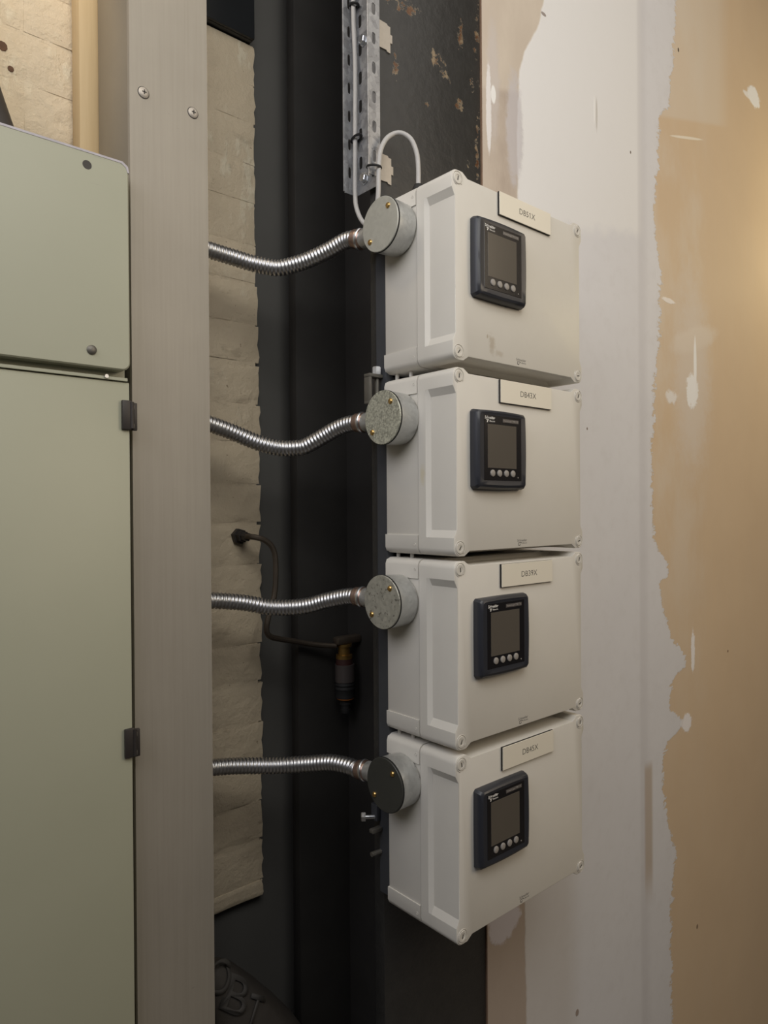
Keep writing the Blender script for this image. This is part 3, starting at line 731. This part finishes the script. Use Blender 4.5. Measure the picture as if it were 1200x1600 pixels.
# ------------------------------------------------------------------ round conduit boxes and flexible conduits
LC = [(90.9, -37.2), (88.9, -275.4), (92.5, -503.6), (89.7, -729.7)]
LM = ['zinc_lid', 'zinc_spangle', 'zinc_pitted', 'dark_lid']
LL = ['round steel conduit box with plain pale lid on enclosure DB51X', 'round steel conduit box with mottled galvanised lid on enclosure DB43X',
      'round steel conduit box with pitted spotty lid on enclosure DB39X', 'round steel conduit box with dark grey lid on enclosure DB45X']
CP = [[(-29.5, 155.4, -32.5), (-34.6, 173.5, -33.1), (-42.0, 191.8, -39.5), (-53.7, 212.4, -47.2), (-67.3, 230.6, -53.7), (-85.4, 248.6, -59.0), (-99.8, 259.7, -57.5), (-117.4, 270.4, -54.0), (-133.7, 277.8, -50.1), (-154.1, 284.4, -46.3), (-176.2, 288.5, -43.2), (-199, 290, -41)],
      [(-29.7, 155.2, -274.3), (-34.8, 173.2, -276.7), (-40.3, 187.2, -281.4), (-46.6, 200.0, -288.0), (-61.8, 223.4, -301.8), (-70.4, 233.7, -304.5), (-83.5, 246.8, -304.7), (-96.3, 257.2, -302.1), (-112.9, 267.9, -296.5), (-129.7, 276.2, -289.1), (-145.8, 282.1, -282.4), (-172.3, 288.0, -274.0), (-199, 290, -270)],
      [(-28.7, 152.5, -502.8), (-34.4, 173.8, -504.6), (-46.3, 200.6, -511.2), (-61.5, 223.7, -519.0), (-79.5, 243.5, -521.9), (-99.8, 259.8, -521.1), (-114.4, 268.8, -517.5), (-133.7, 277.8, -513.1), (-169.7, 287.6, -508.2), (-199, 290, -506)],
      [(-29.4, 154.3, -733.0), (-33.4, 169.5, -730.4), (-42.6, 192.5, -729.6), (-51.3, 208.3, -731.7), (-66.2, 229.1, -735.4), (-96.2, 257.2, -737.8), (-131.3, 276.8, -734.6), (-168.5, 287.4, -730.3), (-199, 290, -728)]]
CL = ['corrugated steel flexible conduit running to the top round box, sagging', 'corrugated steel flexible conduit running to the mottled round box, deepest sag',
      'corrugated steel flexible conduit running to the pitted round box, nearly level', 'corrugated steel flexible conduit running to the dark lidded round box, arching down at its end']
for i in range(4):
    yc, zc_ = LC[i]; o = (-9.5, yc, zc_)
    t = thing('conduit_box', (-25, yc, zc_ - 33), LL[i], 'conduit box', 'round steel conduit boxes on the enclosures')
    body = MB().lathe(o, (-1, 0, 0), [(0, 30.5), (2, 32.2), (10, 32.8), (29.2, 33.2), (30, 33.2)], 48).build('box_body', M['zinc'], t)
    MB().lathe((-39.5, yc, zc_), (-1, 0, 0), [(0, 33.9), (1.6, 33.9)], 48).build('gasket', M['gasket'], t)
    lid = MB().lathe((-41.1, yc, zc_), (-1, 0, 0), [(0, 33.4), (1.0, 33.4), (1.5, 32.8)], 48).build('lid', M[LM[i]], t)
    for sy, sz in ((-15.6, 18.2), (18.7, -17.1)):
        s = MB().lathe((-42.6, yc + sy, zc_ + sz), (-1, 0, 0), [(0, 3.6), (.9, 3.5), (1.9, 2.5), (2.1, 1)], 14).build('lid_screw', M['brass'], lid)
    # spout towards the conduit
    MB().lathe((-26, yc + 31, zc_), (0, 1, 0), [(0, 13.5), (14, 12.8), (20, 12.4)], 24).build('spout', M['zinc'], t)
    f = thing('flexible_conduit', (-100, 240, CP[i][-1][2] - 20), CL[i], 'conduit', 'flexible steel conduits')
    st_ = Vector((-26, yc + 51, zc_)); p0 = Vector(CP[i][0]); p1 = Vector(CP[i][1])
    path = smooth_path([st_ + Vector((0, .5, 0))] + [tuple(p0.lerp(p1, .25))] + CP[i][1:], 8)
    rp = resample(path, 1.0); rp2 = rp[14:]
    d0 = (rp[16] - rp[0]).normalized()
    MB().lathe(rp[0], d0, [(0, 11.8), (3, 13.2), (9, 13.4), (10, 12.6), (15, 12.4), (17, 11.2)], 24).build('end_collar', M['copper'], f, angle=25)
    MB().lathe(rp[0] + d0 * 3.5, d0, [(0, 13.4), (.8, 14.2), (3.0, 14.2), (3.8, 13.4)], 24).build('end_nut', M['bolt'], f, angle=25)
    per = 5
    MB().tube(rp2, lambda q: (11.3, 11.1, 10.4, 10.0, 10.7)[q % per], 20).build('corrugated_tube', M['conduit'], f, angle=70)

# ------------------------------------------------------------------ pipe, valve, sack
pi_ = thing('dark_pipe', (-60, 340, -600), 'dark thin pipe from a stub on the painted brick down to the brass valve', 'pipe')
pth = smooth_path([(-81, 376, -428), (-80, 362, -428), (-82, 345, -427.5), (-74, 336, -429), (-62, 333, -433), (-50, 331, -444), (-45, 330, -465), (-48, 328, -510), (-58, 327, -540), (-64, 326, -560), (-62, 325, -572), (-50, 325, -578.5), (-20, 325, -586.5), (20, 322, -597), (52, 312, -602)], 8)
MB().tube(resample(pth, 4), 4.2, 10).build('pipe_run', M['pipe'], pi_)
MB().lathe((-80.5, 379, -428), (0, -1, 0), [(0, 12), (8, 12), (8.2, 9), (18, 9), (18.2, 7), (30, 6.5)], 6).build('wall_fitting', M['hinge'], pi_, angle=20)
va = thing('brass_valve', (67, 310, -720), 'dark capped valve with brass collar hanging inside the column recess', 'valve')
MB().box(50, 97, 302, 318, -600, -588, 3).build('valve_arm', M['pipe'], va)
MB().lathe((67, 310, -600), (0, 0, -1), [(0, 12), (4, 12), (4, 9.5), (17, 9.5), (17, 13), (23, 13)], 20).build('brass_collar', M['brassdull'], va)
MB().lathe((67, 310, -623), (0, 0, -1), [(0, 13), (9, 13.4)], 20).build('red_band', M['valve_red'], va)
MB().lathe((68, 310, -632), (0, 0, -1), [(0, 15.5), (27, 15.5), (28, 14)], 20).build('valve_body', M['valve_grey'], va)
MB().lathe((68, 310, -660), (0, 0, -1), [(0, 14.5), (4, 16), (6, 14.5), (10, 16), (13, 14.5), (24, 15)], 20).build('black_sleeve', M['gasket'], va)
MB().lathe((69, 310, -684), (0, 0, -1), [(0, 13.5), (2.6, 13.5)], 20).build('orange_seal', M['orange'], va)
MB().lathe((69, 310, -686.6), (0, 0, -1), [(0, 8), (6, 8), (6.4, 9), (9, 9), (9.4, 7), (16, 7), (16.4, 8), (22, 7)], 16).build('tail_piece', M['gasket'], va)

sk = thing('rubble_sack', (-95, 290, FLOOR), 'dark rubble sack with faded grey letters at the foot of the brick recess', 'sack')
prof = [(-1888, -95, 80, 60), (-1860, -95, 90, 68), (-1700, -95, 93, 72), (-1400, -96, 92, 72), (-1250, -95, 92, 70), (-1185, -99, 88, 66), (-1150, -106, 80, 60), (-1105, -121, 66, 52), (-1062, -138, 50, 42), (-1030, -152, 36, 32), (-1005, -163, 22, 20), (-992, -168, 8, 8)]
rings = []
for z_, cx, rx, ry in prof:
    r_ = []
    for q in range(40):
        a = 2 * math.pi * q / 40; c_, s_ = math.cos(a), math.sin(a)
        w_ = 1 + .06 * noise.noise(Vector((c_ * 2.2, s_ * 2.2, z_ * .012))) + .03 * noise.noise(Vector((c_ * 6, s_ * 6, z_ * .03)))
        sq = (abs(c_) ** 3 + abs(s_) ** 3) ** (-1 / 3)
        r_.append((cx + rx * c_ * sq * w_ * .95, 292 + ry * s_ * sq * w_ * .95, z_))
    rings.append(r_)
smb = MB().loft(rings); bmesh.ops.subdivide_edges(smb.bm, edges=smb.bm.edges[:], cuts=1, use_grid_fill=True)
bvh = BVHTree.FromBMesh(smb.bm)
smb.build('sack_body', M['sack'], sk, angle=80)
th = math.radians(-36)
for ch, lx, lz, sz in (('O', -173, -1000, 60), ('B', -153, -1028, 58), ('T', -133, -1056, 56)):
    h0 = bvh.ray_cast(Vector((lx, 0, lz)), Vector((0, 1, 0)))[0]; yb = h0.y if h0 is not None else 285
    def onsack(x, y, d):
        y -= .35 * sz; X_ = lx + x * math.cos(th) - y * math.sin(th); Z_ = lz + x * math.sin(th) + y * math.cos(th)
        h = bvh.ray_cast(Vector((X_, 0, Z_)), Vector((0, 1, 0)))[0]
        return (X_, min(h.y if h is not None else yb, yb + 14) - 3 - d, Z_)
    text_mb(ch, sz, onsack, .4, 0, .12, 34 if ch != 'T' else 26, res=8).build('printed_letter', M['letter'], sk, smooth=False, label='faded grey printed letter')
